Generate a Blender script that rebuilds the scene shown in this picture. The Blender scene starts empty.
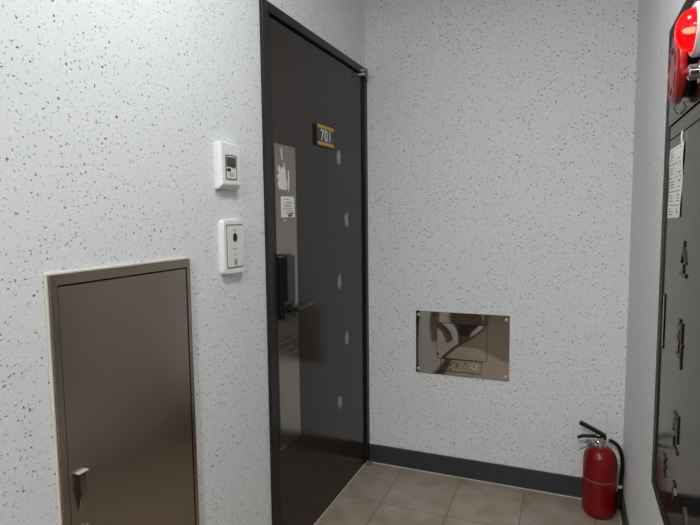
import bpy, bmesh, math, random
from mathutils import Vector, Matrix
random.seed(7)
SC = bpy.context.scene
COL = SC.collection
W = 1.2523                      # room width at the door end (left wall x=0, right wall x=W, back wall y=0)
CEIL = 2.60
HALL = -4.9                     # far end of the hall behind the photographer
HALLX = 2.9
EA, EB = 51, 270            # brightness of the lobby lamp and of the added hall fill

# ------------------------------------------------------------------ materials
def nt(name):
    m = bpy.data.materials.new(name); m.use_nodes = True
    t = m.node_tree; b = t.nodes['Principled BSDF']
    return m, t, b
def lnk(t, a, b): t.links.new(a, b)
def sv(s):                      # sRGB 0-255 -> linear
    out = []
    for c in s:
        c /= 255.0
        out.append(c/12.92 if c <= .04045 else ((c+.055)/1.055)**2.4)
    return (*out, 1)
def plain(name, rgb, rough=.5, metal=0, spec=.5, noise=0, nscale=40, bump=0, coat=0):
    m, t, b = nt(name)
    b.inputs['Base Color'].default_value = sv(rgb)
    b.inputs['Roughness'].default_value = rough
    b.inputs['Metallic'].default_value = metal
    b.inputs['Specular IOR Level'].default_value = spec
    b.inputs['Coat Weight'].default_value = coat
    b.inputs['Coat Roughness'].default_value = .08
    if noise or bump:
        tc = t.nodes.new('ShaderNodeTexCoord'); n = t.nodes.new('ShaderNodeTexNoise')
        n.inputs['Scale'].default_value = nscale; n.inputs['Detail'].default_value = 4
        lnk(t, tc.outputs['Object'], n.inputs['Vector'])
        if noise:
            r = t.nodes.new('ShaderNodeValToRGB')
            c = sv(rgb)
            r.color_ramp.elements[0].position = .3; r.color_ramp.elements[1].position = .7
            r.color_ramp.elements[0].color = tuple(max(0, x*(1-noise)) for x in c[:3])+(1,)
            r.color_ramp.elements[1].color = tuple(min(1, x*(1+noise)) for x in c[:3])+(1,)
            lnk(t, n.outputs['Fac'], r.inputs['Fac']); lnk(t, r.outputs['Color'], b.inputs['Base Color'])
        if bump:
            bp = t.nodes.new('ShaderNodeBump'); bp.inputs['Strength'].default_value = bump
            bp.inputs['Distance'].default_value = .001
            lnk(t, n.outputs['Fac'], bp.inputs['Height']); lnk(t, bp.outputs['Normal'], b.inputs['Normal'])
    return m
def math_node(t, op, a=None, bb=None, v0=None, v1=None, clamp=False):
    n = t.nodes.new('ShaderNodeMath'); n.operation = op; n.use_clamp = clamp
    if a is not None: lnk(t, a, n.inputs[0])
    elif v0 is not None: n.inputs[0].default_value = v0
    if bb is not None: lnk(t, bb, n.inputs[1])
    elif v1 is not None: n.inputs[1].default_value = v1
    return n.outputs[0]
def speckle(name, plane, scale=82, rmax=.160):
    """white multi-fleck paint: small dark chips of random size, faint pale chips"""
    m, t, b = nt(name)
    tc = t.nodes.new('ShaderNodeTexCoord'); sp = t.nodes.new('ShaderNodeSeparateXYZ'); cb = t.nodes.new('ShaderNodeCombineXYZ')
    lnk(t, tc.outputs['Object'], sp.inputs[0])
    u = {'x': 'Y', 'y': 'X'}[plane]
    lnk(t, sp.outputs[u], cb.inputs[0]); lnk(t, sp.outputs['Z'], cb.inputs[1])
    nz = t.nodes.new('ShaderNodeTexNoise'); nz.noise_dimensions = '2D'
    nz.inputs['Scale'].default_value = 190; nz.inputs['Detail'].default_value = 1
    lnk(t, cb.outputs[0], nz.inputs['Vector'])
    vs = t.nodes.new('ShaderNodeVectorMath'); vs.operation = 'SCALE'; vs.inputs['Scale'].default_value = .011
    sub = t.nodes.new('ShaderNodeVectorMath'); sub.operation = 'SUBTRACT'; sub.inputs[1].default_value = (.5, .5, .5)
    lnk(t, nz.outputs['Color'], sub.inputs[0]); lnk(t, sub.outputs[0], vs.inputs[0])
    ad = t.nodes.new('ShaderNodeVectorMath'); ad.operation = 'ADD'
    lnk(t, cb.outputs[0], ad.inputs[0]); lnk(t, vs.outputs[0], ad.inputs[1])
    def flecks(scale, r0, r1, power, edge):
        v = t.nodes.new('ShaderNodeTexVoronoi'); v.voronoi_dimensions = '2D'; v.inputs['Scale'].default_value = scale
        lnk(t, ad.outputs[0], v.inputs['Vector'])
        s = t.nodes.new('ShaderNodeSeparateColor'); lnk(t, v.outputs['Color'], s.inputs[0])
        p = math_node(t, 'POWER', s.outputs[0], None, v1=power)
        r = math_node(t, 'MULTIPLY_ADD', p); n = r.node; n.inputs[1].default_value = r1; n.inputs[2].default_value = r0
        d = math_node(t, 'SUBTRACT', r, v.outputs['Distance'])
        return math_node(t, 'MULTIPLY', d, None, v1=1/edge, clamp=True), s
    dark, s1 = flecks(scale, .012, rmax, 1.7, .016)
    pale, s2 = flecks(80, .0, .2, 1.6, .1)
    dotn, s3 = flecks(125, .0, .17, 1.8, .04)
    base = sv((226, 228, 229))
    mx0 = t.nodes.new('ShaderNodeMix'); mx0.data_type = 'RGBA'
    mx0.inputs['A'].default_value = base; mx0.inputs['B'].default_value = sv((240, 241, 242))
    lnk(t, pale, mx0.inputs['Factor'])
    mx2 = t.nodes.new('ShaderNodeMix'); mx2.data_type = 'RGBA'
    lnk(t, dotn, mx2.inputs['Factor']); lnk(t, mx0.outputs['Result'], mx2.inputs['A']); mx2.inputs['B'].default_value = sv((150, 150, 148))
    mx = t.nodes.new('ShaderNodeMix'); mx.data_type = 'RGBA'
    lnk(t, dark, mx.inputs['Factor']); lnk(t, mx2.outputs['Result'], mx.inputs['A']); mx.inputs['B'].default_value = sv((26, 23, 20))
    lnk(t, mx.outputs['Result'], b.inputs['Base Color'])
    b.inputs['Roughness'].default_value = .62
    bp = t.nodes.new('ShaderNodeBump'); bp.inputs['Strength'].default_value = .25; bp.inputs['Distance'].default_value = .0006
    n2 = t.nodes.new('ShaderNodeTexNoise'); n2.inputs['Scale'].default_value = 160; lnk(t, tc.outputs['Object'], n2.inputs['Vector'])
    lnk(t, n2.outputs['Fac'], bp.inputs['Height']); lnk(t, bp.outputs['Normal'], b.inputs['Normal'])
    return m
def tiles(name):
    m, t, b = nt(name)
    tc = t.nodes.new('ShaderNodeTexCoord'); mp = t.nodes.new('ShaderNodeMapping')
    S = .30906
    mp.inputs['Location'].default_value = (-.20949, .38617, 0)
    lnk(t, tc.outputs['Object'], mp.inputs['Vector'])
    sp = t.nodes.new('ShaderNodeSeparateXYZ'); lnk(t, mp.outputs[0], sp.inputs[0])
    def joint(o, size):
        a = math_node(t, 'DIVIDE', o, None, v1=size)
        f = math_node(t, 'FRACT', a)
        g = math_node(t, 'SUBTRACT', f, None, v1=.5); g = math_node(t, 'ABSOLUTE', g)
        return math_node(t, 'GREATER_THAN', g, None, v1=.5-.0016/size), math_node(t, 'FLOOR', a)
    jx, ix = joint(sp.outputs['X'], S); jy, iy = joint(sp.outputs['Y'], .415)
    j = math_node(t, 'MAXIMUM', jx, jy)
    cb = t.nodes.new('ShaderNodeCombineXYZ'); lnk(t, ix, cb.inputs[0]); lnk(t, iy, cb.inputs[1])
    wn = t.nodes.new('ShaderNodeTexWhiteNoise'); wn.noise_dimensions = '2D'; lnk(t, cb.outputs[0], wn.inputs['Vector'])
    nz = t.nodes.new('ShaderNodeTexNoise'); nz.inputs['Scale'].default_value = 9; nz.inputs['Detail'].default_value = 6
    lnk(t, tc.outputs['Object'], nz.inputs['Vector'])
    r = t.nodes.new('ShaderNodeValToRGB')
    r.color_ramp.elements[0].position = .3; r.color_ramp.elements[1].position = .72
    r.color_ramp.elements[0].color = sv((142, 127, 110)); r.color_ramp.elements[1].color = sv((166, 154, 141))
    lnk(t, nz.outputs['Fac'], r.inputs['Fac'])
    hs = t.nodes.new('ShaderNodeHueSaturation'); lnk(t, r.outputs['Color'], hs.inputs['Color'])
    vv = math_node(t, 'MULTIPLY_ADD', wn.outputs['Value']); vv.node.inputs[1].default_value = .12; vv.node.inputs[2].default_value = .94
    lnk(t, vv, hs.inputs['Value'])
    # worn grey scuffs by the door foot
    n3 = t.nodes.new('ShaderNodeTexNoise'); n3.inputs['Scale'].default_value = 22; n3.inputs['Detail'].default_value = 5
    lnk(t, tc.outputs['Object'], n3.inputs['Vector'])
    r3 = t.nodes.new('ShaderNodeValToRGB'); r3.color_ramp.elements[0].position = .60; r3.color_ramp.elements[1].position = .70
    lnk(t, n3.outputs['Fac'], r3.inputs['Fac'])
    s2 = t.nodes.new('ShaderNodeSeparateXYZ'); lnk(t, tc.outputs['Object'], s2.inputs[0])
    near = math_node(t, 'LESS_THAN', s2.outputs['X'], None, v1=.16)
    sc = math_node(t, 'MULTIPLY', r3.outputs['Color'], near); sc = math_node(t, 'MULTIPLY', sc, None, v1=.6)
    mxs = t.nodes.new('ShaderNodeMix'); mxs.data_type = 'RGBA'; lnk(t, sc, mxs.inputs['Factor'])
    lnk(t, hs.outputs['Color'], mxs.inputs['A']); mxs.inputs['B'].default_value = sv((120, 110, 98))
    mx = t.nodes.new('ShaderNodeMix'); mx.data_type = 'RGBA'; lnk(t, j, mx.inputs['Factor'])
    lnk(t, mxs.outputs['Result'], mx.inputs['A']); mx.inputs['B'].default_value = sv((92, 80, 68))
    lnk(t, mx.outputs['Result'], b.inputs['Base Color'])
    b.inputs['Roughness'].default_value = .42
    return m
def steel(name, rgb, rough, stretch=(3, 3, 240), amt=.12, wavy=0, edge=1):
    m, t, b = nt(name)
    b.inputs['Specular Tint'].default_value = (edge, edge*.97, edge*.93, 1)      # edge tint dims reflections at glancing angles
    b.inputs['Metallic'].default_value = 1
    tc = t.nodes.new('ShaderNodeTexCoord'); mp = t.nodes.new('ShaderNodeMapping'); mp.inputs['Scale'].default_value = stretch
    lnk(t, tc.outputs['Object'], mp.inputs['Vector'])
    n = t.nodes.new('ShaderNodeTexNoise'); n.inputs['Scale'].default_value = 2; n.inputs['Detail'].default_value = 3
    lnk(t, mp.outputs[0], n.inputs['Vector'])
    r = t.nodes.new('ShaderNodeValToRGB'); c = sv(rgb)
    r.color_ramp.elements[0].color = tuple(x*(1-amt) for x in c[:3])+(1,); r.color_ramp.elements[1].color = tuple(min(1, x*(1+amt)) for x in c[:3])+(1,)
    lnk(t, n.outputs['Fac'], r.inputs['Fac']); lnk(t, r.outputs['Color'], b.inputs['Base Color'])
    ro = math_node(t, 'MULTIPLY_ADD', n.outputs['Fac']); ro.node.inputs[1].default_value = rough*.4; ro.node.inputs[2].default_value = rough*.8
    lnk(t, ro, b.inputs['Roughness'])
    if wavy:
        n2 = t.nodes.new('ShaderNodeTexNoise'); n2.inputs['Scale'].default_value = 5; n2.inputs['Detail'].default_value = 0
        lnk(t, tc.outputs['Object'], n2.inputs['Vector'])
        bp = t.nodes.new('ShaderNodeBump'); bp.inputs['Strength'].default_value = 1; bp.inputs['Distance'].default_value = wavy
        lnk(t, n2.outputs['Fac'], bp.inputs['Height']); lnk(t, bp.outputs['Normal'], b.inputs['Normal'])
    return m
def emit(name, rgb, strength):
    m, t, b = nt(name)
    b.inputs['Base Color'].default_value = sv(rgb); b.inputs['Emission Color'].default_value = sv(rgb)
    b.inputs['Emission Strength'].default_value = strength
    return m

M = {}
M['wall_x'] = speckle('fleck_paint_side', 'x'); M['wall_y'] = speckle('fleck_paint_back', 'y', 76, .178)
M['floor'] = tiles('floor_tile'); M['stone'] = plain('dark_stone_cladding', (62, 57, 54), .45, noise=.2, nscale=14)
M['hallfloor'] = plain('brown_stone_floor', (104, 93, 82), .45, noise=.15, nscale=10)
M['ceil'] = plain('ceiling_paint', (225, 225, 222), .8)
M['base'] = plain('dark_skirting', (52, 53, 56), .45, noise=.15, nscale=30)
M['caulk'] = plain('pale_sealant', (205, 200, 186), .7)
M['door'] = plain('dark_door_film', (46, 38, 34), .15, spec=.25, noise=.25, nscale=260)
M['frame'] = plain('black_frame_paint', (29, 29, 30), .35, spec=.35)
M['gapdark'] = plain('dark_gap', (12, 12, 12), .8)
M['strip'] = steel('lock_strip_steel', (150, 143, 134), .16, amt=.06)
M['panel'] = steel('brushed_panel_steel', (166, 155, 142), .235, stretch=(2, 7, 9), amt=.05)
M['cab'] = steel('cabinet_steel', (100, 96, 90), .12, stretch=(2, 9, 6), amt=.05, edge=.70)
M['cabframe'] = steel('cabinet_frame_steel', (92, 84, 76), .42, stretch=(2, 9, 6), amt=.05, edge=.6)
M['mirror'] = steel('polished_steel', (180, 172, 164), .045, amt=.02, wavy=.0035)
M['chrome'] = plain('chrome', (205, 205, 205), .15, metal=1)
M['bright'] = plain('worn_silver', (206, 204, 200), .4, metal=.3)
M['white'] = plain('white_plastic', (232, 232, 230), .38)
M['whiteB'] = plain('pale_grey_plastic', (222, 222, 220), .42)
M['tan'] = plain('tan_groove', (150, 134, 112), .5)  # tan band in the groove, darker than the plastic around it
M['black'] = plain('black_plastic', (24, 24, 26), .32)
M['matt'] = plain('black_rubber', (13, 13, 14), .5, spec=.3)
M['screen'] = plain('dark_display', (66, 63, 60), .2)
M['red_led'] = plain('red_display_edge', (150, 40, 44), .35)
M['paper'] = plain('white_paper', (228, 226, 222), .75)
M['ink'] = plain('grey_ink', (90, 90, 92), .7)
M['inkd'] = plain('black_ink', (26, 26, 28), .6)
M['residue'] = plain('pale_tape_residue', (214, 212, 208), .8)
M['smear'] = plain('grey_glue_mark', (150, 147, 142), .8)
M['gold'] = plain('gold_stripe', (196, 150, 52), .35, metal=.35)
M['digit'] = plain('white_lettering', (212, 212, 208), .5)
M['red'] = plain('extinguisher_red', (120, 3, 7), .33, spec=.35, coat=.1)
M['bell'] = plain('alarm_red', (150, 16, 22), .35)
M['bellface'] = plain('faded_red_face', (160, 72, 74), .4)
M['belldark'] = plain('dark_red_slot', (70, 8, 10), .6)
M['band'] = plain('grey_band', (112, 104, 96), .5)
M['glyph'] = plain('dark_brown_letter', (34, 25, 18), .35)
M['pin'] = plain('grey_pin_tag', (128, 122, 114), .5)
M['lampA'] = emit('lit_lamp_diffuser', (250, 252, 252), EA)
M['fillB'] = emit('hall_fill_diffuser', (250, 252, 252), EB)
M['bulb'] = emit('beacon_bulb_glow', (255, 214, 150), 45)
def dome_mat():
    m, t, b = nt('red_beacon_lens')
    b.inputs['Base Color'].default_value = sv((235, 8, 22)); b.inputs['Roughness'].default_value = .12
    b.inputs['Emission Color'].default_value = sv((255, 0, 24)); b.inputs['Emission Strength'].default_value = .2
    tr = t.nodes.new('ShaderNodeBsdfTransparent'); tr.inputs[0].default_value = (1, .04, .05, 1)
    mx = t.nodes.new('ShaderNodeMixShader'); mx.inputs[0].default_value = .42
    out = t.nodes['Material Output']
    lnk(t, b.outputs[0], mx.inputs[1]); lnk(t, tr.outputs[0], mx.inputs[2]); lnk(t, mx.outputs[0], out.inputs[0])
    return m
M['lens'] = dome_mat()

# ------------------------------------------------------------------ geometry helpers
# wall frames: u runs to the right along the wall as seen from the room, v is height, d is distance off the wall
def LEFT(u, v, d): return Vector((d, u, v))
def BACK(u, v, d): return Vector((u, -d, v))
def RIGHT(u, v, d): return Vector((W-d, -u, v))
def WORLD(x, y, z): return Vector((x, y, z))
class MB:
    def __init__(s): s.bm = bmesh.new()
    def poly(s, pts):
        return s.bm.faces.new([s.bm.verts.new(p) for p in pts])
    def box(s, f, u0, u1, v0, v1, d0, d1, bev=0, seg=2):
        vs = [s.bm.verts.new(f(u, v, d)) for u in (u0, u1) for v in (v0, v1) for d in (d0, d1)]
        fs = [s.bm.faces.new([vs[i] for i in q]) for q in ((0,1,3,2),(4,6,7,5),(0,4,5,1),(2,3,7,6),(0,2,6,4),(1,5,7,3))]
        if bev:
            es = list({e for q in fs for e in q.edges})
            bmesh.ops.bevel(s.bm, geom=es, offset=bev, segments=seg, affect='EDGES', profile=.5)
        return s
    def ring_prism(s, f, outer, d0, d1, inner=None):
        """extrude outline (u,v) list from d0 to d1"""
        n = len(outer)
        A = [s.bm.verts.new(f(u, v, d0)) for u, v in outer]; B = [s.bm.verts.new(f(u, v, d1)) for u, v in outer]
        for i in range(n): s.bm.faces.new((A[i], A[(i+1) % n], B[(i+1) % n], B[i]))
        if inner is None:
            s.bm.faces.new(A); s.bm.faces.new(B)
        else:
            C = [s.bm.verts.new(f(u, v, d0)) for u, v in inner]; D = [s.bm.verts.new(f(u, v, d1)) for u, v in inner]
            for i in range(n):
                j = (i+1) % n
                s.bm.faces.new((C[j], C[i], D[i], D[j])); s.bm.faces.new((B[i], B[j], D[j], D[i])); s.bm.faces.new((A[j], A[i], C[i], C[j]))
        return s
    def loft(s, rings, cap=True):
        R = [[s.bm.verts.new(p) for p in r] for r in rings]
        n = len(R[0])
        for a, b in zip(R, R[1:]):
            for i in range(n): s.bm.faces.new((a[i], a[(i+1) % n], b[(i+1) % n], b[i]))
        if cap: s.bm.faces.new(R[0]); s.bm.faces.new(R[-1])
        return s
    def lathe(s, o, axis, prof, n=40, cap=True):
        """prof: (distance along axis, radius)"""
        axis = Vector(axis).normalized(); a = axis.orthogonal().normalized(); b = axis.cross(a); o = Vector(o)
        return s.loft([[o+axis*h+(a*math.cos(k/n*2*math.pi)+b*math.sin(k/n*2*math.pi))*max(r, 1e-4) for k in range(n)] for h, r in prof], cap)
    def tube(s, pts, r, n=10, smooth=True):
        pts = [Vector(p) for p in pts]
        if smooth:
            q = []
            P = [pts[0]]+pts+[pts[-1]]
            for i in range(1, len(P)-2):
                for k in range(6):
                    t = k/6; p0, p1, p2, p3 = P[i-1:i+3]
                    q.append(.5*((2*p1)+(p2-p0)*t+(2*p0-5*p1+4*p2-p3)*t*t+(3*p1-p0-3*p2+p3)*t**3))
            pts = q+[pts[-1]]
        rs = r if isinstance(r, (list, tuple)) else None
        rings = []
        T = (pts[1]-pts[0]).normalized(); a = T.orthogonal().normalized()
        for i, p in enumerate(pts):
            T = (pts[min(i+1, len(pts)-1)]-pts[max(i-1, 0)]).normalized()
            a = (a-T*a.dot(T)).normalized(); b = T.cross(a)
            rr = r if rs is None else rs[0]+(rs[1]-rs[0])*i/(len(pts)-1)
            rings.append([p+(a*math.cos(k/n*2*math.pi)+b*math.sin(k/n*2*math.pi))*rr for k in range(n)])
        return s.loft(rings)
    def bar(s, f, u0, v0, u1, v1, w, d0, d1):
        du, dv = u1-u0, v1-v0; L = math.hypot(du, dv); nu, nv = -dv/L*w/2, du/L*w/2
        return s.ring_prism(f, [(u0+nu, v0+nv), (u1+nu, v1+nv), (u1-nu, v1-nv), (u0-nu, v0-nv)], d0, d1)
    def text(s, f, string, size, u, v, d, align='LEFT', thick=.0004, italic=0):
        cu = bpy.data.curves.new('tmp', 'FONT'); cu.body = string; cu.size = size; cu.align_x = align; cu.extrude = thick/2; cu.shear = italic
        ob = bpy.data.objects.new('tmp', cu); COL.objects.link(ob)
        dg = bpy.context.evaluated_depsgraph_get(); me = bpy.data.meshes.new_from_object(ob.evaluated_get(dg))
        vs = [s.bm.verts.new(f(u+q.co.x, v+q.co.y, d+q.co.z+thick/2)) for q in me.vertices]
        for p in me.polygons:
            try: s.bm.faces.new([vs[i] for i in p.vertices])
            except ValueError: pass
        bpy.data.objects.remove(ob); bpy.data.curves.remove(cu); bpy.data.meshes.remove(me)
        return s
    def build(s, name, mat, parent=None, smooth=False, label=None, marks=()):
        bmesh.ops.recalc_face_normals(s.bm, faces=s.bm.faces[:])
        for k, (mb, mm) in enumerate(marks):              # printed marks belong to the part they are printed on
            bmesh.ops.recalc_face_normals(mb.bm, faces=mb.bm.faces[:])
            vm = {v: s.bm.verts.new(v.co) for v in mb.bm.verts}
            for f_ in mb.bm.faces:
                q = s.bm.faces.new([vm[v] for v in f_.verts]); q.material_index = k+1
            mb.bm.free()
        root = Vector((0, 0, 0)); q = parent
        while q is not None: root += q.location; q = q.parent
        if parent is None:
            cs = [v.co for v in s.bm.verts]
            off = Vector((0, 0, 0)) if name.startswith(('wall', 'floor', 'ceil', 'base', 'trim')) else Vector((sum(c.x for c in cs)/len(cs), sum(c.y for c in cs)/len(cs), min(c.z for c in cs)))
        else: off = root
        for v in s.bm.verts: v.co -= off
        me = bpy.data.meshes.new(name); s.bm.to_mesh(me); s.bm.free()
        me.materials.append(M[mat])
        for mb, mm in marks: me.materials.append(M[mm])
        o = bpy.data.objects.new(name, me); COL.objects.link(o)
        if parent is None: o.location = off
        else: o.parent = parent
        if smooth:
            for p in me.polygons: p.use_smooth = True
            if smooth != 'all': me.set_sharp_from_angle(angle=math.radians(38))
        if label: o['label'] = label
        return o
def thing(name, loc, label=None, cat=None, group=None, kind=None):
    o = bpy.data.objects.new(name, None); COL.objects.link(o); o.location = loc; o.empty_display_size = .05
    if label: o['label'] = label
    if cat: o['category'] = cat
    if group: o['group'] = group
    if kind: o['kind'] = kind
    return o
def tag(o, label, cat): o['label'] = label; o['category'] = cat; return o
def struct(o): o['kind'] = 'structure'; return o
def rrect(u0, u1, v0, v1, r, n=6):
    pts = []
    for cu, cv, a0 in ((u1-r, v1-r, 0), (u0+r, v1-r, 90), (u0+r, v0+r, 180), (u1-r, v0+r, 270)):
        for k in range(n+1):
            a = math.radians(a0+90*k/n); pts.append((cu+r*math.cos(a), cv+r*math.sin(a)))
    return pts
def ellipse(cu, cv, ru, rv, n=24): return [(cu+ru*math.cos(k/n*2*math.pi), cv+rv*math.sin(k/n*2*math.pi)) for k in range(n)]
def frame_pts(u0, u1, v0, v1): return [(u0, v0), (u1, v0), (u1, v1), (u0, v1)]

# ------------------------------------------------------------------ the room
T = .12
DW = 1.025   # door opening (frame outside) width, height 2.10
m = MB(); m.box(WORLD, -T, HALLX+T, -2.35, T, -.1, 0); struct(m.build('floor', 'floor'))
m = MB(); m.box(WORLD, -T, HALLX+T, HALL-T, -2.35, -.1, 0); struct(m.build('floor_hall', 'hallfloor'))
m = MB(); m.box(WORLD, -T, HALLX+T, HALL-T, T, CEIL, CEIL+.1); struct(m.build('ceiling', 'ceil'))
m = MB()                                             # left wall, with the door opening at its far end
m.box(WORLD, -T, 0, HALL, -DW, 0, CEIL); m.box(WORLD, -T, 0, -DW, 0, 2.10, CEIL)
struct(m.build('wall_left', 'wall_x'))
m = MB(); m.box(WORLD, -T, W+T, 0, T, 0, CEIL); struct(m.build('wall_back', 'wall_y'))
RW = -2.25
m = MB(); m.box(WORLD, W, W+T, RW, 0, 0, CEIL); struct(m.build('wall_right', 'wall_x'))
m = MB(); m.box(WORLD, W+T, HALLX, RW, RW+T, 0, CEIL); struct(m.build('wall_return', 'wall_y'))
m = MB(); m.box(WORLD, HALLX, HALLX+T, HALL, RW+T, 0, CEIL); struct(m.build('wall_hall', 'stone'))
m = MB(); m.box(WORLD, -T, HALLX+T, HALL-T, HALL, 0, CEIL); struct(m.build('wall_front', 'stone'))
BH = .101
m = MB(); m.box(WORLD, .014, W-.01, -.012, 0, 0, BH, .0015); struct(m.build('baseboard_back', 'base'))
m = MB(); m.box(WORLD, W-.01, W, RW, 0, 0, BH, .0015); struct(m.build('baseboard_right', 'base'))
m = MB(); m.box(WORLD, 0, .01, HALL, -DW-.002, 0, BH, .0015); struct(m.build('baseboard_left', 'base'))
m = MB(); m.box(WORLD, .014, W-.01, -.0155, -.012, 0, .004); m.box(WORLD, W-.0135, W-.01, RW, -.0155, 0, .004)
struct(m.build('trim_1', 'caulk'))

# ------------------------------------------------------------------ entrance door (setting)
door = thing('door_1', (0, -.5, 0), kind='structure')
m = MB()
def casing(u0, u1, v0, v1, d): m.box(LEFT, u0, u1, v0, v1, -.06, d, .002, 1)
casing(-1.025, -.996, 0, 2.10, .012); casing(-.996, -.968, 0, 2.07, .006)
casing(-.996, 0, 2.066, 2.10, .012); casing(-.036, 0, 0, 2.066, .012); 
m.box(LEFT, -.966, -.036, 2.062, 2.068, -.06, -.012)
m.build('door_frame', 'frame', door)
LF = -.001   # face of the leaf
m = MB(); m.box(LEFT, -.958, -.042, .004, 2.058, -.055, LF, .0025, 2); m.build('door_leaf', 'door', door)
m = MB(); m.box(LEFT, -.99, -.036, 0, .0035, -.06, -.004); m.build('door_sill', 'frame', door)
m = MB(); m.box(LEFT, -.99, -.037, 0, .004, -.0065, .0005); m.build('sealant_line', 'caulk', door, label='pale sealant line along the foot of the door')
st = MB().box(LEFT, -.944, -.782, .452, 1.617, LF-.002, LF+.0012, .0006, 1).build('lock_strip', 'strip', door, label='tall steel plate along the lock edge of the door')
SF = LF+.0012
def blob(name, cu, cv, ru, rv, parent, mat, d0, seed, rough=.25, n=26):
    rnd = random.Random(seed); pts = []
    for k in range(n):
        a = k/n*2*math.pi; q = 1+rnd.uniform(-rough, rough)
        pts.append((cu+ru*q*math.cos(a), cv+rv*q*math.sin(a)))
    return MB().ring_prism(LEFT, pts, d0, d0+.0006).build(name, mat, parent)
# torn tape patch: ragged fingers on top, flat below
rag = [(-.925, 1.470), (-.917, 1.452), (-.865, 1.448), (-.858, 1.452), (-.853, 1.452), (-.852, 1.47), (-.862, 1.50), (-.864, 1.525), (-.868, 1.527), (-.870, 1.552), (-.876, 1.552), (-.879, 1.525),
       (-.886, 1.535), (-.893, 1.532), (-.899, 1.518), (-.905, 1.535), (-.911, 1.543), (-.913, 1.528), (-.922, 1.535), (-.924, 1.528), (-.915, 1.508), (-.926, 1.502), (-.929, 1.494), (-.917, 1.488)]
MB().ring_prism(LEFT, rag, SF, SF+.0006).build('tape_residue', 'residue', st, label='ragged torn patch of white tape backing')
MB().ring_prism(LEFT, [(-.897, 1.605), (-.891, 1.605), (-.889, 1.585), (-.884, 1.562), (-.891, 1.560), (-.897, 1.585)], SF, SF+.0006).build('tape_residue', 'residue', st)
MB().ring_prism(LEFT, [(-.845, 1.525), (-.839, 1.525), (-.836, 1.49), (-.840, 1.445), (-.846, 1.445), (-.847, 1.49)], SF, SF+.0006).build('tape_residue', 'residue', st)
nt_ = MB(); nt_.ring_prism(LEFT, [(-.905, 1.345), (-.797, 1.346), (-.800, 1.418), (-.806, 1.426), (-.905, 1.424)], SF, SF+.0007)
m = MB(); rnd = random.Random(3)
for k, (v, a, b_) in enumerate([(1.414, -.88, -.84), (1.404, -.865, -.825), (1.400, -.885, -.815), (1.392, -.885, -.83), (1.388, -.88, -.82), (1.380, -.89, -.815), (1.371, -.885, -.875), (1.371, -.86, -.81)]):
    u = a
    while u < b_-.002:
        w = rnd.uniform(.003, .009); m.box(LEFT, u, min(u+w, b_), v-.0012, v+.0012, SF+.0007, SF+.0009); u += w+.002
m.box(LEFT, -.862, -.855, 1.357, 1.365, SF+.0007, SF+.0009); m.box(LEFT, -.85, -.842, 1.356, 1.364, SF+.0007, SF+.0009); m.box(LEFT, -.836, -.81, 1.357, 1.364, SF+.0007, SF+.0009)
lg = MB()
lg.ring_prism(LEFT, [(-.852, 1.348), (-.826, 1.348), (-.817, 1.356), (-.845, 1.356), (-.853, 1.352)], SF+.0007, SF+.001)
nt_.build('notice_sticker', 'paper', st, label='small white printed sticker', marks=[(m, 'ink'), (lg, 'inkd')])
MB().ring_prism(LEFT, [(-.885, 1.333), (-.876, 1.330), (-.872, 1.336), (-.882, 1.341)], SF, SF+.0006).build('tape_residue', 'residue', st)
# strip of worn fixing marks under the lock
m = MB()
for u in (-.905, -.885, -.862, -.845, -.83): m.box(LEFT, u-.005, u+.005, .835, .842, SF, SF+.0004)
m.box(LEFT, -.93, -.80, .868, .870, SF, SF+.0004); m.box(LEFT, -.93, -.80, .812, .814, SF, SF+.0004)
m.build('scuff_mark', 'ink', st)
# digital lock
lock = MB()
lock.ring_prism(LEFT, rrect(-.928, -.864, .958, 1.206, .014), SF, SF+.020)
lk = lock.build('door_lock', 'black', door, smooth=True, label='black keypad lock body')
MB().ring_prism(LEFT, rrect(-.926, -.867, 1.03, 1.202, .012), SF+.020, SF+.034).build('keypad_cover', 'black', lk, smooth=True)
MB().ring_prism(LEFT, ellipse(-.893, 1.178, .008, .004, 14), SF+.034, SF+.035).build('status_mark', 'ink', lk)
MB().ring_prism(LEFT, ellipse(-.885, 1.09, .004, .004, 14), SF+.034, SF+.035).build('status_mark', 'ink', lk)
m = MB(); m.lathe(LEFT(-.885, .996, SF+.020), (1, 0, 0), [(0, .017), (.012, .017), (.014, .011), (.045, .011)], 24)
m.tube([LEFT(-.885, .996, SF+.04), LEFT(-.87, .996, SF+.047), LEFT(-.82, .998, SF+.048), LEFT(-.745, 1.004, SF+.044)], .0105, 12)
m.build('lever_handle', 'black', lk, smooth=True)
# number plate
pl = MB().box(LEFT, -.603, -.431, 1.650, 1.738, LF, LF+.012, .001, 1).build('number_plate', 'black', door, label='black room number plate with gold stripes')
PF = LF+.012
MB().box(LEFT, -.601, -.433, 1.7225, 1.7365, PF, PF+.0012).build('stripe', 'gold', pl)
MB().box(LEFT, -.601, -.433, 1.6515, 1.665, PF, PF+.0012).build('stripe', 'gold', pl)
for k, ch in enumerate('701'):
    MB().text(LEFT, ch, .070, -.572+k*.039, 1.671, PF, thick=.0012).build('digit', 'digit', pl)
# glue marks left where things were taken down
for k, (u, v) in enumerate([(-.352, 1.618), (-.266, 1.327), (-.361, 1.036), (-.277, .750), (-.372, .457)]):
    blob('glue_mark', u, v, .024, .034, door, 'smear', LF-.0001, 40+k, .22)
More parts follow.
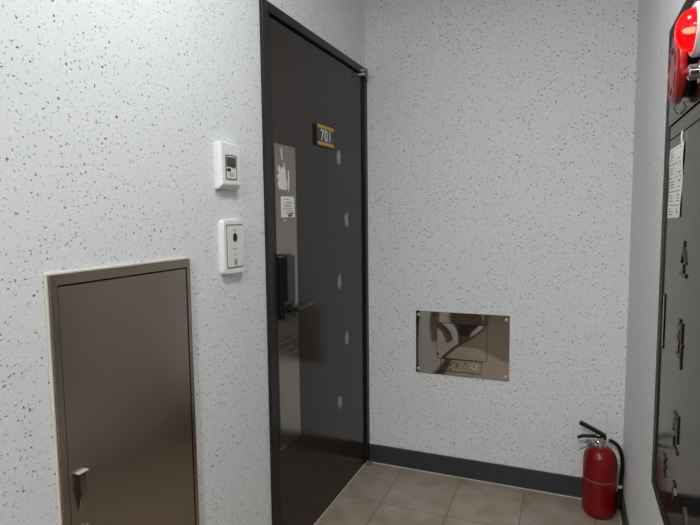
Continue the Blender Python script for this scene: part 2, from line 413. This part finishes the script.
# pivots
for z, n in ((2.075, 0), (.004, 1)):
    if n == 0:
        m = MB(); m.box(LEFT, -.090, -.065, 2.069, 2.078, .004, .031, .001, 1); m.box(LEFT, -.090, -.065, 2.051, 2.060, -.002, .031, .001, 1)
        h = m.build('pivot_hinge', 'bright', door, label='silver pivot hinge at the top corner')
        MB().lathe(LEFT(-.074, 2.046, .035), (0, 0, 1), [(0, .0075), (.036, .0075)], 18).build('hinge_pin', 'band', h, smooth=True)
    else:
        m = MB(); m.box(LEFT, -.062, -.013, .004, .020, .0076, .034, .002, 1)
        h = m.build('pivot_hinge', 'band', door, label='dull pivot hinge at the foot')
        MB().lathe(LEFT(-.03, .020, .021), (0, 0, 1), [(0, .008), (.012, .008), (.014, .005)], 18).build('hinge_pin', 'frame', h, smooth=True)

door2 = thing('door_2', (0, -3.1, 0), kind='structure')
m = MB(); m.ring_prism(LEFT, frame_pts(-3.65, -2.42, 0, 2.12), 0, .012, frame_pts(-3.60, -2.47, .001, 2.07)); m.build('door_frame', 'frame', door2)
m = MB(); m.box(LEFT, -3.598, -2.472, .004, 2.068, 0, .006, .001, 1); m.build('door_leaf', 'door', door2)
m = MB(); m.lathe(LEFT(-2.56, 1.0, .006), (1, 0, 0), [(0, .025), (.006, .025), (.008, .012), (.04, .012), (.045, .022), (.065, .022), (.07, .012)], 24); m.build('door_knob', 'chrome', door2, smooth=True)

# ------------------------------------------------------------------ steel access panel on the left wall
ap = thing('access_panel', (0, -1.675, .32), 'brushed steel access panel set in the white wall left of the door', 'access panel')
Y0, Y1, Z0, Z1 = -1.898, -1.452, .32, 1.233
m = MB(); m.ring_prism(LEFT, frame_pts(Y0, Y1, Z0, Z1), 0, .012, frame_pts(Y0+.017, Y1-.014, Z0+.026, Z1-.022)); m.build('frame', 'panel', ap)
m = MB(); m.box(LEFT, Y0+.012, Y1-.01, Z0+.02, Z1-.018, 0, .002); m.build('gap', 'gapdark', ap)
m = MB(); m.box(LEFT, Y0+.0200, Y1-.0165, Z0+.029, Z1-.026, .002, .0105, .0012, 2); pd = m.build('panel_door', 'panel', ap)
m = MB(); e = .005
m.box(LEFT, Y0-e, Y0, Z0, Z1+e, 0, .007, .001, 1); m.box(LEFT, Y0, Y1+.002, Z1, Z1+e, 0, .007, .001, 1); m.build('sealant', 'caulk', ap, label='uneven beige sealant bead along the edge')
m = MB(); m.loft([[LEFT(u, .788, .0105), LEFT(u, .788, .0125+k), LEFT(u, .745, .0135+k), LEFT(u, .70, .011), LEFT(u, .695, .0105)] for u, k in ((-1.860, .010), (-1.850, .006), (-1.838, .001))])
m.build('flush_handle', 'strip', pd, label='small lifted chrome pull')
m = MB(); m.box(LEFT, -1.862, -1.836, .788, .7905, .0105, .021); m.build('handle_lip', 'bright', pd)
m = MB(); m.lathe(LEFT(-1.846, .655, .0105), (1, 0, 0), [(0, .010), (.004, .010), (.006, .007)], 20); m.build('key_lock', 'chrome', pd, smooth=True)

# ------------------------------------------------------------------ white wall boxes
bx = thing('wall_box', (0, -1.257, 1.437), 'white plastic wall box with small dark display and black oval, above the intercom', 'wall box')
u0, u1, v0, v1 = -1.310, -1.204, 1.437, 1.579
m = MB()
def R4(a, b, c, d, z): return [LEFT(a, c, z), LEFT(b, c, z), LEFT(b, d, z), LEFT(a, d, z)]
m.loft([R4(u0, u1, v0, v1, 0), R4(u0, u1, v0, v1, .014), R4(u0+.006, u1-.001, v0+.014, v1-.004, .026)])
hb = m.build('housing', 'white', bx)
bmx = bmesh.new(); bmx.from_mesh(hb.data); bmesh.ops.bevel(bmx, geom=[e for e in bmx.edges], offset=.0015, segments=2, affect='EDGES'); bmx.to_mesh(hb.data); bmx.free()
F = .026
m = MB(); m.ring_prism(LEFT, rrect(-1.286, -1.228, 1.466, 1.541, .006), F-.001, F+.0016, rrect(-1.2835, -1.2305, 1.4685, 1.5385, .005)); fr = m.build('window_rim', 'matt', bx)
m = MB(); m.ring_prism(LEFT, rrect(-1.2835, -1.2305, 1.4685, 1.5385, .005), F-.001, F+.0008); wl = m
m = MB(); m.box(LEFT, -1.281, -1.236, 1.505, 1.534, F+.0008, F+.0018); sc_ = m.build('display', 'screen', bx)
m = MB(); m.box(LEFT, -1.2365, -1.2330, 1.504, 1.531, F+.0008, F+.0016); m.box(LEFT, -1.256, -1.236, 1.502, 1.505, F+.0008, F+.0016); m.box(LEFT, -1.256, -1.236, 1.5325, 1.5345, F+.0008, F+.0018); m.build('display_edge', 'red_led', sc_)
m = MB(); m.ring_prism(LEFT, ellipse(-1.270, 1.4955, .0105, .0055), F+.0008, F+.002); m.build('button', 'black', bx)
m = MB()
for (a, b, c, d) in [(-1.266, 1.485, -1.258, 1.485), (-1.262, 1.489, -1.262, 1.476), (-1.267, 1.479, -1.257, 1.479), (-1.266, 1.473, -1.258, 1.473), (-1.252, 1.486, -1.246, 1.486), (-1.249, 1.486, -1.249, 1.472), (-1.252, 1.478, -1.242, 1.479)]:
    m.bar(LEFT, a, b, c, d, .0018, F+.0008, F+.0012)
wl.build('window_label', 'paper', bx, marks=[(m, 'ink')])

it = thing('intercom', (0, -1.24, 1.165), 'white doorbell intercom with black camera lens on the wall below the display box', 'intercom')
u0, u1, v0, v1 = -1.295, -1.187, 1.170, 1.341
m = MB(); m.ring_prism(LEFT, rrect(u0, u1, v0, v1, .012), -.001, .009); b0 = m.build('back_plate', 'white', it, smooth=True)
m = MB(); m.ring_prism(LEFT, rrect(u0+.002, u1-.001, v0+.002, v1-.002, .012), .009, .0175, rrect(u0+.014, u1-.003, v0+.016, v1-.014, .006)); m.build('surround', 'white', it, smooth=True)
m = MB(); m.ring_prism(LEFT, rrect(u0+.013, u1-.002, v0+.015, v1-.013, .006), .0085, .017, rrect(u0+.0205, u1-.0052, v0+.0215, v1-.0195, .005)); m.build('groove_line', 'tan', it)
m = MB(); m.ring_prism(LEFT, rrect(u0+.0205, u1-.0055, v0+.0215, v1-.0195, .005), .009, .019); fp = m
m = MB(); m.loft([[LEFT(a, b, .019) for a, b in ellipse(-1.236, 1.285, .0115, .0140)], [LEFT(a, b, .020) for a, b in ellipse(-1.236, 1.285, .0115, .0140)], [LEFT(a, b, .0215) for a, b in ellipse(-1.236, 1.285, .006, .008)]]); m.build('camera_lens', 'black', it, smooth=True)
m = MB(); m.loft([[LEFT(a, b, .019) for a, b in ellipse(-1.236, 1.207, .0075, .0105)], [LEFT(a, b, .0205) for a, b in ellipse(-1.236, 1.207, .0075, .0105)]]); m.build('bell_push', 'smear', it, label='grey oval call button')
m = MB()
m.box(LEFT, -1.244, -1.230, 1.3085, 1.3105, .019, .0194); m.box(LEFT, -1.243, -1.232, 1.304, 1.3055, .019, .0194)
for k in range(4): m.box(LEFT, -1.248+k*.0058, -1.2445+k*.0058, 1.248, 1.2505, .019, .0194)
m.box(LEFT, -1.238, -1.2355, 1.226, 1.232, .019, .0194)
fp.build('front_plate', 'whiteB', it, smooth=True, marks=[(m, 'ink')])

# ------------------------------------------------------------------ polished steel hatch on the back wall
hp = thing('wall_hatch', (.509, 0, .53), 'polished steel hatch plate with a small hinged flap on the back wall', 'hatch')
m = MB(); m.box(BACK, .2745, .7435, .5295, .856, 0, .005, .0012, 2); pb = m.build('plate', 'mirror', hp)
m = MB(); m.ring_prism(BACK, frame_pts(.384, .637, .6165, .8015), .005, .0056); m.build('flap_gap', 'gapdark', hp)
# flap: slightly pillowed sheet
m = MB(); nu, nv = 18, 12; a0, a1, c0, c1 = .3865, .6345, .6195, .7985; g = []
for i in range(nu+1):
    row = []
    for j in range(nv+1):
        x, y = i/nu, j/nv
        row.append(m.bm.verts.new(BACK(a0+(a1-a0)*x, c0+(c1-c0)*y, .0068+.0035*(1-(2*x-1)**2)*(1-(2*y-1)**2)**1)))
    g.append(row)
for i in range(nu):
    for j in range(nv): m.bm.faces.new((g[i][j], g[i+1][j], g[i+1][j+1], g[i][j+1]))
edge = [g[i][0] for i in range(nu+1)]+[g[nu][j] for j in range(1, nv+1)]+[g[i][nv] for i in range(nu-1, -1, -1)]+[g[0][j] for j in range(nv-1, 0, -1)]
low = [m.bm.verts.new(v.co+Vector((0, .0012, 0))) for v in edge]
for i in range(len(edge)): m.bm.faces.new((edge[i], edge[(i+1) % len(edge)], low[(i+1) % len(edge)], low[i]))
flap = m.build('flap', 'mirror', hp, smooth=True)
for z in (.785, .636):
    MB().lathe(BACK(.389, z, .0068), (0, -1, 0), [(0, .006), (.003, .006), (.0045, .003)], 16).build('hinge_pin', 'matt', flap, smooth=True)
m = MB(); m.bar(BACK, .400, .7, .43, .722, .005, .0072, .011); m.bar(BACK, .405, .716, .436, .698, .004, .0072, .010); m.lathe(BACK(.418, .708, .0068), (0, -1, 0), [(0, .008), (.004, .007)], 16)
m.build('thumb_latch', 'chrome', flap)
m = MB(); m.ring_prism(BACK, frame_pts(.404, .612, .549, .6155), .005, .0068, frame_pts(.408, .609, .553, .612)); npf = m
he = MB(); he.ring_prism(BACK, frame_pts(.404, .4075, .553, .6115), .0068, .0078)
m = MB(); rnd = random.Random(11)
for (a, b_) in ((.416, .444), (.446, .474), (.478, .500), (.522, .532)):
    for k in range(3 if a < .5 else 1):
        u = rnd.uniform(a, b_-.008); v = rnd.uniform(.568, .597)
        m.bar(BACK, u, v, u+rnd.uniform(.006, .014), v+rnd.uniform(-.012, .012), .0055, .005, .0062)
wp = m
m = MB()
for (a, b, c, d) in [(.560, .592, .572, .572), (.572, .572, .584, .572), (.578, .600, .592, .580), (.556, .580, .566, .600), (.584, .572, .592, .586)]: m.bar(BACK, a, b, c, d, .0035, .005, .0064)
npf.build('label_holder', 'cab', hp, marks=[(he, 'matt'), (wp, 'inkd'), (m, 'bright')])
for (u, v) in ((.288, .836), (.727, .835), (.288, .552), (.727, .5505)):
    sw = MB().lathe(BACK(u, v, .005), (0, -1, 0), [(0, .0075), (.002, .0072), (.004, .004)], 18).build('screw', 'bright', hp, smooth=True)
    MB().bar(BACK, u-.004, v-.002, u+.004, v+.002, .0016, .009, .0095).build('slot', 'matt', sw)

# ------------------------------------------------------------------ fire extinguisher
EX, EY = 1.152, -.120
fe = thing('fire_extinguisher', (EX, EY, 0), 'red fire extinguisher with black hose on the floor in the back right corner', 'fire extinguisher')
R = .0695
prof = [(0, .045), (.002, .056), (.010, .0625), (.022, .0675), (.036, R), (.252, R)]
for k in range(1, 13):
    a = k/12*math.pi/2; prof.append((.252+.062*math.sin(a), .020+(R-.020)*math.cos(a)))
m = MB(); m.lathe((EX, EY, 0), (0, 0, 1), prof, 56); m.build('cylinder', 'red', fe, smooth='all')
m = MB(); m.lathe((EX, EY, .171), (0, 0, 1), [(0, R), (0, R+.0008), (.004, R+.0008), (.004, R)], 56, cap=False); m.build('band', 'band', fe, smooth=True)
m = MB(); m.lathe((EX, EY, .310), (0, 0, 1), [(0, .023), (.008, .023), (.010, .018), (.016, .018), (.018, .021), (.030, .021), (.032, .015), (.046, .013)], 28); m.box(WORLD, EX-.018, EX+.018, EY-.011, EY+.011, .335, .362, .002, 1)
vl = m.build('valve', 'chrome', fe, smooth=True)
m = MB(); m.tube([(EX+.012, EY, .346), (EX+.035, EY, .345)], .007, 14, False); m.build('hose_fitting', 'bright', vl, smooth=True)
def strap(name, pts, w, th, mat, parent):
    """flat bent lever in the x-z plane"""
    mm = MB(); rings = []
    for i, (x, z) in enumerate(pts):
        q0 = pts[max(i-1, 0)]; q1 = pts[min(i+1, len(pts)-1)]
        t = Vector((q1[0]-q0[0], 0, q1[1]-q0[1])).normalized(); nrm = Vector((-t.z, 0, t.x))
        c = Vector((x, EY, z)); ww = w*(.75 if i == 0 else 1)
        rings.append([c+nrm*th/2+Vector((0, ww/2, 0)), c+nrm*th/2-Vector((0, ww/2, 0)), c-nrm*th/2-Vector((0, ww/2, 0)), c-nrm*th/2+Vector((0, ww/2, 0))])
    mm.loft(rings); return mm.build(name, mat, parent)
strap('squeeze_lever', [(1.064, .411), (1.075, .408), (1.10, .397), (1.125, .385), (1.15, .374), (1.169, .364), (1.169, .350)], .024, .013, 'matt', fe)
strap('carry_handle', [(1.058, .339), (1.066, .346), (1.080, .352), (1.105, .3545), (1.135, .358), (1.160, .357)], .022, .008, 'matt', fe)
m = MB(); m.lathe((1.104, EY-.012, .331), (0.25, -1, 0), [(0, .0135), (.003, .0135)], 20); m.build('seal_tag', 'pin', fe)
m = MB(); m.tube([(1.064, EY-.016, .290), (1.078, EY-.018, .300), (1.094, EY-.016, .311), (1.118, EY-.012, .325), (1.136, EY-.012, .340)], .0018, 6); m.build('pin_cord', 'matt', fe)
m = MB(); m.tube([(1.184, EY, .345), (1.198, EY, .343), (1.218, EY, .330), (1.233, EY, .305), (1.2405, EY, .268), (1.242, EY, .225), (1.240, EY, .180), (1.236, EY, .140)], .0085, 14); m.build('hose', 'matt', fe, smooth=True)
m = MB(); m.lathe((1.236, EY, .150), (-.03, 0, -1), [(0, .0102), (.012, .0102)], 16); m.build('hose_clip', 'bright', fe, smooth=True)
m = MB(); m.tube([(1.236, EY, .140), (1.234, EY, .10), (1.233, EY, .045)], [.010, .0145], 14); m.build('nozzle', 'matt', fe, smooth=True)
m = MB(); m.box(WORLD, 1.2215, 1.228, EY-.008, EY+.008, .12, .245, .002, 1); m.build('hose_bracket', 'pin', fe)

# ------------------------------------------------------------------ fire hose cabinet on the right wall (u = -y)
hc = thing('hose_cabinet', (W, -1.36, .57), 'steel fire hose cabinet with dark lettering on the right wall', 'hose cabinet')
CU0, CU1, CZ0, CZ1 = .965, 1.76, .571, 1.838
D = .006
m = MB(); m.ring_prism(RIGHT, frame_pts(CU0, CU1, CZ0, CZ1), 0, D+.003, frame_pts(CU0+.050, CU1-.050, CZ0+.030, CZ1-.030)); m.build('frame', 'cabframe', hc)
m = MB(); m.box(RIGHT, CU0+.045, CU1-.045, CZ0+.025, CZ1-.025, .0003, .0012); m.build('gap', 'gapdark', hc)
m = MB(); m.box(RIGHT, CU0+.053, CU1-.053, 1.576, CZ1-.033, .0012, D+.003, .001, 1); m.build('upper_panel', 'cab', hc)
m = MB(); m.box(RIGHT, CU0+.053, CU1-.053, 1.5405, 1.5725, .0012, D, .001, 1); m.build('cross_rail', 'cab', hc)
m = MB(); m.box(RIGHT, CU0+.053, CU1-.053, CZ0+.033, 1.5375, .0012, D, .001, 1); cd = m.build('cabinet_door', 'cab', hc)
m = MB(); m.box(RIGHT, 1.044, 1.064, .987, 1.136, D, D+.0025, .001, 1); pull = m.build('pull_handle', 'frame', cd)
m = MB(); m.box(RIGHT, 1.052, 1.056, .995, 1.13, D+.0025, D+.003); m.build('handle_edge', 'bright', pull)
def glyph(name, cu, cv, w, h, strokes, rings=(), mat='glyph', lw=.009):
    mm = MB()
    for a, b, c, d in strokes: mm.bar(RIGHT, cu+(a-.5)*w, cv+(b-.5)*h, cu+(c-.5)*w, cv+(d-.5)*h, lw, D, D+.003)
    for a, b, ra, rb in rings:
        mm.ring_prism(RIGHT, ellipse(cu+(a-.5)*w, cv+(b-.5)*h, ra*w, rb*h), D, D+.003, ellipse(cu+(a-.5)*w, cv+(b-.5)*h, ra*w-lw*.9, rb*h-lw*.9))
    return mm.build(name, mat, cd)
glyph('letter', 1.295, 1.245, .070, .085, [(.5, 1, .5, .8), (.5, .82, .12, .42), (.5, .82, .88, .42), (.5, .40, .5, .12), (0, .1, 1, .1)])
glyph('letter', 1.290, 1.052, .066, .104, [(.22, 1, .52, 1), (.05, .86, .68, .86), (.36, .48, .36, .26), (.02, .24, .70, .24), (.84, 1, .84, 0), (.84, .52, 1.02, .52)], [(.36, .64, .24, .16)])
glyph('letter', 1.290, .845, .066, .084, [(.05, .95, .62, .95), (.34, .95, .05, .45), (.34, .85, .64, .45), (.62, .68, .85, .68), (.86, 1.05, .86, .28), (.2, .30, .2, 0), (.2, .02, .92, .02)])
for k, u in enumerate((1.160, 1.300, 1.435)):
    glyph('letter', u, .708, .045, .046, [[(.1, 1, .9, 1), (.5, 1, .5, 0), (.1, .5, .9, .5), (.15, 0, .85, 0)], [(.2, .9, .8, .9), (.5, .9, .2, .4), (.5, .9, .8, .4), (.5, .35, .5, 0)], [(.15, 0, .15, 1), (.15, 1, .85, .5), (.85, .5, .85, 0), (.1, .45, .9, .3)]][k], lw=.006)

# inspection card hanging on the cabinet door
ic = thing('inspection_card', (W-D, -1.15, 1.335), 'white printed inspection card hanging by a cord on the hose cabinet door', 'card')
m = MB(); cp = []
for k in range(9):
    v = 1.512-k*.0216; cp.append((v, .0012+.0012*math.sin(k*1.1)))
ring = [[RIGHT(1.053+.0006*k, v-.0005*k, D+d), RIGHT(1.243-.0022*k, v, D+d), RIGHT(1.243-.0022*k, v, D+d+.0008), RIGHT(1.053+.0006*k, v-.0005*k, D+d+.0008)] for k, (v, d) in enumerate(cp)]
sh = MB(); sh.loft(ring)
m = MB(); rnd = random.Random(5)
def dd(v):
    k = (1.512-v)/.0216; k0 = max(0, min(7, int(k))); return D+cp[k0][1]+(cp[k0+1][1]-cp[k0][1])*(k-k0)+.0008
for k in range(5):
    top = 1.506-k*.034
    for q in range(7):
        u = 1.06+q*.024
        if rnd.random() < .85: m.box(RIGHT, u, u+.013, top-.003, top, dd(top), dd(top)+.0004)
    for r_ in range(3):
        v = top-.010-r_*.007
        m.box(RIGHT, 1.065, 1.065+rnd.uniform(.04, .07), v-.002, v, dd(v), dd(v)+.0003)
        if rnd.random() < .6: m.box(RIGHT, 1.185, 1.185+rnd.uniform(.012, .03), v-.003, v, dd(v), dd(v)+.0003)
sh.build('sheet', 'paper', ic, marks=[(m, 'ink')])
m = MB(); m.tube([RIGHT(1.232, 1.508, D+.004), RIGHT(1.229, 1.524, D+.005), RIGHT(1.222, 1.535, D+.003), RIGHT(1.216, 1.5395, D+.002)], .0016, 8); m.build('cord', 'paper', ic)

# alarm bell
D2 = D+.003
BU, BZ = 1.255, 1.666
ab = thing('alarm_bell', (W-D2, -BU, BZ-.07), 'round red alarm bell on the top panel of the hose cabinet, below the beacon', 'alarm bell')
m = MB(); m.lathe(RIGHT(BU, BZ, D2), (-1, 0, 0), [(.011, .066), (.012, .070), (.018, .0715), (.025, .069), (.029, .062)], 48); bo = m.build('bell_body', 'bell', ab, smooth=True)
m = MB(); m.lathe(RIGHT(BU, BZ, D2), (-1, 0, 0), [(0, .058), (.0115, .058)], 40); m.build('shade_mount', 'matt', ab, smooth=True)  # black colour stands in for the shade behind the gong
m = MB(); m.lathe(RIGHT(BU, BZ, D2+.029), (-1, 0, 0), [(0, .0615), (.0015, .060)], 48); m.build('bell_face', 'bellface', ab, smooth=True)
for k in range(6):
    a = k/6*2*math.pi+.5
    mm = MB(); mm.ring_prism(RIGHT, [(BU+r*math.cos(a+t), BZ+r*math.sin(a+t)) for r, t in ((.038, -.36), (.038, -.18), (.038, 0), (.038, .18), (.038, .36), (.052, .36), (.052, .18), (.052, 0), (.052, -.18), (.052, -.36))], D2+.0305, D2+.0312); mm.build('sound_slot', 'belldark', ab)
m = MB(); m.tube([RIGHT(1.17, 1.585, D2+.003), RIGHT(1.175, 1.597, D2+.012), RIGHT(1.19, 1.61, D2+.006)], .002, 8); m.build('wire_end', 'chrome', ab)

# beacon
NU, NZ = 1.378, 1.719
bl = thing('beacon_light', (W-D2, -NU, NZ-.05), 'glowing red dome warning beacon in a white ring at the top of the hose cabinet', 'beacon')
m = MB(); m.lathe(RIGHT(NU, NZ, D2), (-1, 0, 0), [(0, .053), (.010, .053), (.014, .050), (.014, .044), (.004, .044)], 48, cap=False); m.build('base_ring', 'white', bl, smooth=True)
prof = [(.010, .0435)]
for k in range(0, 15):
    a = k/14*math.pi/2; prof.append((.012+.0335*math.sin(a), .0425*math.cos(a)**.85 if k < 14 else .0002))
m = MB(); m.lathe(RIGHT(NU, NZ, D2), (-1, 0, 0), prof, 48); m.build('lens_dome', 'lens', bl, smooth='all')
m = MB(); m.lathe(RIGHT(NU, NZ, D2+.004), (-1, 0, 0), [(0, .006), (.012, .0065), (.020, .0062), (.026, .004), (.028, .001)], 20); m.build('bulb', 'bulb', bl, smooth=True)

# call button
cb_ = thing('call_button', (W-D2, -1.405, 1.615), 'chrome call button with red tip beside the red alarm bell', 'button')
m = MB(); m.lathe(RIGHT(1.405, 1.630, D2), (-1, 0, 0), [(-.001, .022), (.005, .022), (.006, .0155), (.021, .0155), (.023, .013)], 32); m.build('collar', 'chrome', cb_, smooth=True)
m = MB(); m.lathe(RIGHT(1.405, 1.630, D2+.023), (-1, 0, 0), [(0, .007), (.006, .007), (.009, .004)], 20); m.build('button_tip', 'bell', cb_, smooth=True)

# ------------------------------------------------------------------ ceiling lamp that lights the lobby, plus an added hall fill lamp
def ceiling_lamp(x, y, mat, label):
    cl = thing('ceiling_lamp', (x, y, CEIL-.06), label, 'ceiling lamp')
    m = MB(); m.lathe((x, y, CEIL), (0, 0, -1), [(0, .18), (.030, .18), (.036, .174)], 48); m.build('lamp_base', 'white', cl, smooth=True)
    m = MB(); m.lathe((x, y, CEIL-.036), (0, 0, -1), [(0, .165), (.008, .162), (.016, .14), (.019, .07), (.0195, .001)], 48); m.build('diffuser', mat, cl, smooth=True)
ceiling_lamp(.68, -1.70, 'lampA', 'round lit ceiling lamp above the steel access panel, nearer the entrance door')
ceiling_lamp(.70, -3.90, 'fillB', 'round fill lamp added on the unseen hall ceiling, away from the entrance door')  # added out of view as flat fill for the back wall

w = bpy.data.worlds.new('dim_hall'); w.use_nodes = True; SC.world = w
w.node_tree.nodes['Background'].inputs[0].default_value = (.05, .05, .05, 1)

# ------------------------------------------------------------------ camera
f, yaw, pit, rol, cx, cy, cz = 540.64359, 0.39061, 0.08854, -0.0105, 1.01398, -2.69204, 1.35382
Fv = Vector((-math.sin(yaw)*math.cos(pit), math.cos(yaw)*math.cos(pit), -math.sin(pit)))
Rv = Fv.cross(Vector((0, 0, 1))).normalized(); Uv = Rv.cross(Fv)
R2 = Rv*math.cos(rol)+Uv*math.sin(rol); U2 = -Rv*math.sin(rol)+Uv*math.cos(rol)
cam = bpy.data.cameras.new('camera'); cam.sensor_width = 36; cam.lens = f*36/700; cam.clip_start = .02
co = bpy.data.objects.new('camera', cam); COL.objects.link(co)
mt = Matrix((R2, U2, -Fv)).transposed().to_4x4(); mt.translation = (cx, cy, cz); co.matrix_world = mt
SC.camera = co
vs = SC.view_settings
vs.view_transform = 'Standard'; vs.look = 'None'; vs.gamma = 1; vs.exposure = 0; vs.use_curve_mapping = False
